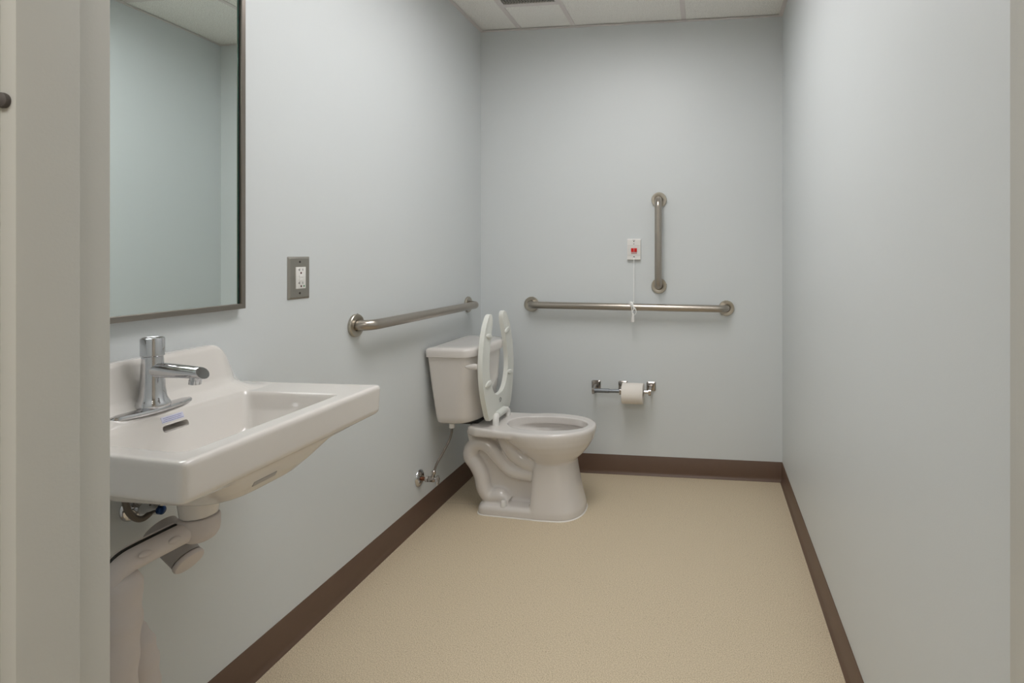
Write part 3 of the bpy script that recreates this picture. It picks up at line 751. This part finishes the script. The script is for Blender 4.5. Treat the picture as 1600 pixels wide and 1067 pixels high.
# ------------------------------------------------------------------ covered drain pipes below the sink
dr = empty('drain_pipe', (.16, 1.087, .30), 'drain pipe in thick white vinyl covers below the sink', 'drain pipe')
bx, by = .160, 1.096
g = B()
lathe(g, [(.036, 0), (.0385, -.003), (.0385, -.026), (.037, -.037), (.031, -.047), (.022, -.053), (0.0, -.055)], (bx, by, .623), (0, 0, 1), 40)
obj('tailpiece_cover', g, M['vinyl'], dr, 60)
px_, py_ = .138, .946
arm = catmull([(bx-.002, by-.015, .599), (bx-.008, by-.05, .597), (.146, .99, .595), (.140, .957, .590), (px_, .942, .572), (px_, py_, .535)], 6)
ac = obj('offset_arm_cover', sweep(B(), arm, [.0215]*len(arm), 24, None), M['vinyl'], dr, 60)
for yy in (1.028, .972):
    xx = .148+(yy-.99)*.12
    g = B(); o_, nx, nz = Vector((xx+.0180, yy, .6030)), .90, .44; rings = []
    for r_, h_ in ((1, 0), (1, .002), (.75, .0045), (.3, .0055)):
        rings.append([o_+Vector((nx, 0, nz))*h_+Vector((0, .0125, -.0008))*(math.cos(a)*r_)+Vector((-nz, 0, nx))*(.0062*math.sin(a)*r_) for a in [2*PI*k/20 for k in range(20)]])
    loft(g, rings); obj('plug', g, M['vinyl'], ac, 50)
sl = catmull([(bx-.022, by-.034, .612), (.133, .99, .6110), (.127, .957, .606), (.121, .940, .593)], 6)
obj('seam', sweep(B(), sl, .0065, 10), M['dark'], ac, 50, 'dark open seam along the top of the cover')
lip = [(p.x-.006, p.y, p.z+.0055) for p in sl]
obj('seam_lip', sweep(B(), lip, .0022, 8), M['vinyl'], ac, 50)
# down pipe with slack folds, and the trap bend behind it
g = B(); path = []; rad = []
for k in range(41):
    z = .575-.36*k/40; path.append((px_+.004*math.sin(z*14), py_+.004*math.cos(z*11), z))
    rad.append(min(.0225+.0035*k, .0290)+.0028*k/40*2+.0012*math.sin(z*95)+(.0015 if k in (9, 10, 11) else 0))
path.append((px_, py_, .205)); rad.append(.02)
sweep(g, path, rad, 28); obj('downpipe_cover', g, M['vinyl'], dr, 70)
g = B()
pth = catmull([(px_-.012, py_+.020, .215), (.120, .985, .190), (.110, 1.008, .215), (.104, 1.012, .300), (.098, 1.012, .365), (.084, 1.010, .398), (.050, 1.010, .408), (.004, 1.010, .408)], 8)
sweep(g, pth, [.036+.0016*math.sin(i*1.1) for i in range(len(pth))], 26)
obj('trap_cover', g, M['vinyl'], dr, 70)
# short capped side branch
ba = Vector((.75, -.10, -.55)).normalized(); b0 = Vector((.13, 1.103, .514))-ba*.108
g = B(); lathe(g, [(.033, 0), (.0330, .004), (.0295, .080), (.0290, .096)], b0, ba, 36)
cb = obj('branch_cover', g, mat('branch_vinyl', srgb(176, 170, 166), 0.5, bump=0.2, bump_scale=60, var=0.02), dr, 50, 'greyer branch cover pointing to the right')
g = B(); lathe(g, [(.0295, 0), (.0305, .002), (.0305, .007), (.0285, .010), (.022, .0115), (0, .012)], b0+ba*.0985, ba, 36)
obj('end_cap', g, M['vinyl'], cb, 40, 'round white end cap')

# braided hose loop and chrome fittings with a painted blue reflection behind the cover
hs = empty('faucet_supply_hose', (.05, 1.02, .66), 'grey braided hose hanging in a loop under the sink', 'hose')
lp = catmull([(.055, 1.022, .765), (.052, 1.028, .70), (.050, 1.040, .648), (.051, 1.066, .621), (.053, 1.095, .634), (.055, 1.114, .66), (.056, 1.124, .75)], 8)
obj('hose', sweep(B(), lp, .0062, 14), M['hosegrey'], hs, 60)
fv = empty('sink_shut_off_valve', (0, 1.06, .60), 'small chrome valve with a painted blue reflection behind the white drain cover under the sink', 'valve')
vy2, vz2 = 1.090, .632
obj('escutcheon', lathe(B(), [(.028, .0004), (.028, .002), (.024, .006), (.014, .011), (.009, .011)], (0, vy2, vz2), (1, 0, 0), 32), M['chrome'], fv, 50)
g = B(); lathe(g, [(.009, 0), (.011, .004), (.012, .04), (.010, .06)], (.010, vy2, vz2), (1, 0, 0), 20)
lathe(g, [(.008, 0), (.008, .02), (.011, .021), (.011, .034), (.006, .036)], (.050, vy2, vz2+.004), (0, .25, 1), 8)
obj('valve_body', g, M['chrome'], fv, 35)
obj('handle', lathe(B(), [(.006, 0), (.009, .002), (.009, .009), (.007, .011), (0, .012)], (.070, vy2-.002, vz2), (1, 0, .0), 24), M['blue'], fv, 40, 'handle with a blue reflection painted on')  # blue reflection in the chrome, painted as the knob's colour

# ------------------------------------------------------------------ camera
cam_d = bpy.data.cameras.new('camera'); cam = bpy.data.objects.new('camera', cam_d); COL.objects.link(cam)
cam.location = (1.2547, 0.0, 1.1883); cam.rotation_euler = (PI/2, 0, 0.1282)
cam_d.sensor_width = 36; cam_d.sensor_fit = 'HORIZONTAL'; cam_d.lens = 880/1600*36
cam_d.shift_x = -(989.37-800)/1600; cam_d.shift_y = -(533.5-398.85)/1600
cam_d.clip_start = 0.01; cam_d.clip_end = 50
S.camera = cam

# ------------------------------------------------------------------ underside mark and sticker seated on the basin
from mathutils.bvhtree import BVHTree
def seat_on_basin():
    me = basin.data
    bvh = BVHTree.FromPolygons([v.co for v in me.vertices], [p.vertices[:] for p in me.polygons])
    off = wpos(sk)
    hit, nrm, _, _ = bvh.ray_cast(Vector((.60, 1.034, .737))-off, Vector((-1, 0, 0)))
    if hit:
        z = Vector((0, 1, 0)); xax = nrm.normalized(); yax = (z-xax*z.dot(xax)).normalized(); zax = xax.cross(yax)
        R = Matrix((xax, yax, zax)).transposed().to_4x4()
        mk.data.transform(Matrix.Translation(hit+xax*.0003) @ R)
    hit, nrm, _, _ = bvh.ray_cast(Vector((.20, 1.084, .8365))-off, Vector((-1, 0, 0)))
    if hit:
        z = Vector((0, 1, 0)); xax = nrm.normalized(); yax = (z-xax*z.dot(xax)).normalized(); zax = xax.cross(yax)
        R = Matrix((xax, yax, zax)).transposed().to_4x4(); T = Matrix.Translation(hit+xax*.0002) @ R
        b = B(); box(b, (-.0003, -.0255, -.0065), (.0003, .0255, .0065)); me2 = bpy.data.meshes.new('sticker'); b.to_mesh(me2); b.free()
        me2.materials.append(M['label']); me2.transform(T); st.data = me2
        b = B()
        random.seed(9)
        for row, (a0, a1) in enumerate(((-.021, .021), (-.020, .020), (-.0235, .0235))):
            y = a0
            while y < a1:
                w = random.uniform(.0012, .0026)
                box(b, (.0002, y, .0030-row*.0037-.0006), (.0005, min(a1, y+w), .0030-row*.0037+.0008)); y += w+random.uniform(.0005, .0012)
        b.transform(T); b.transform(Matrix.Translation(off))
        obj('print', b, M['ink'], st, 0, 'lines of tiny blue print')
seat_on_basin()
del mk['px']

# ------------------------------------------------------------------ world and colour
w = bpy.data.worlds.new('world'); S.world = w; w.use_nodes = True
w.node_tree.nodes['Background'].inputs[0].default_value = (0.9, 0.95, 1, 1); w.node_tree.nodes['Background'].inputs[1].default_value = 0.0
S.view_settings.view_transform = 'Standard'; S.view_settings.look = 'None'
S.view_settings.exposure = 0.0; S.view_settings.gamma = 1.0; S.view_settings.use_curve_mapping = False
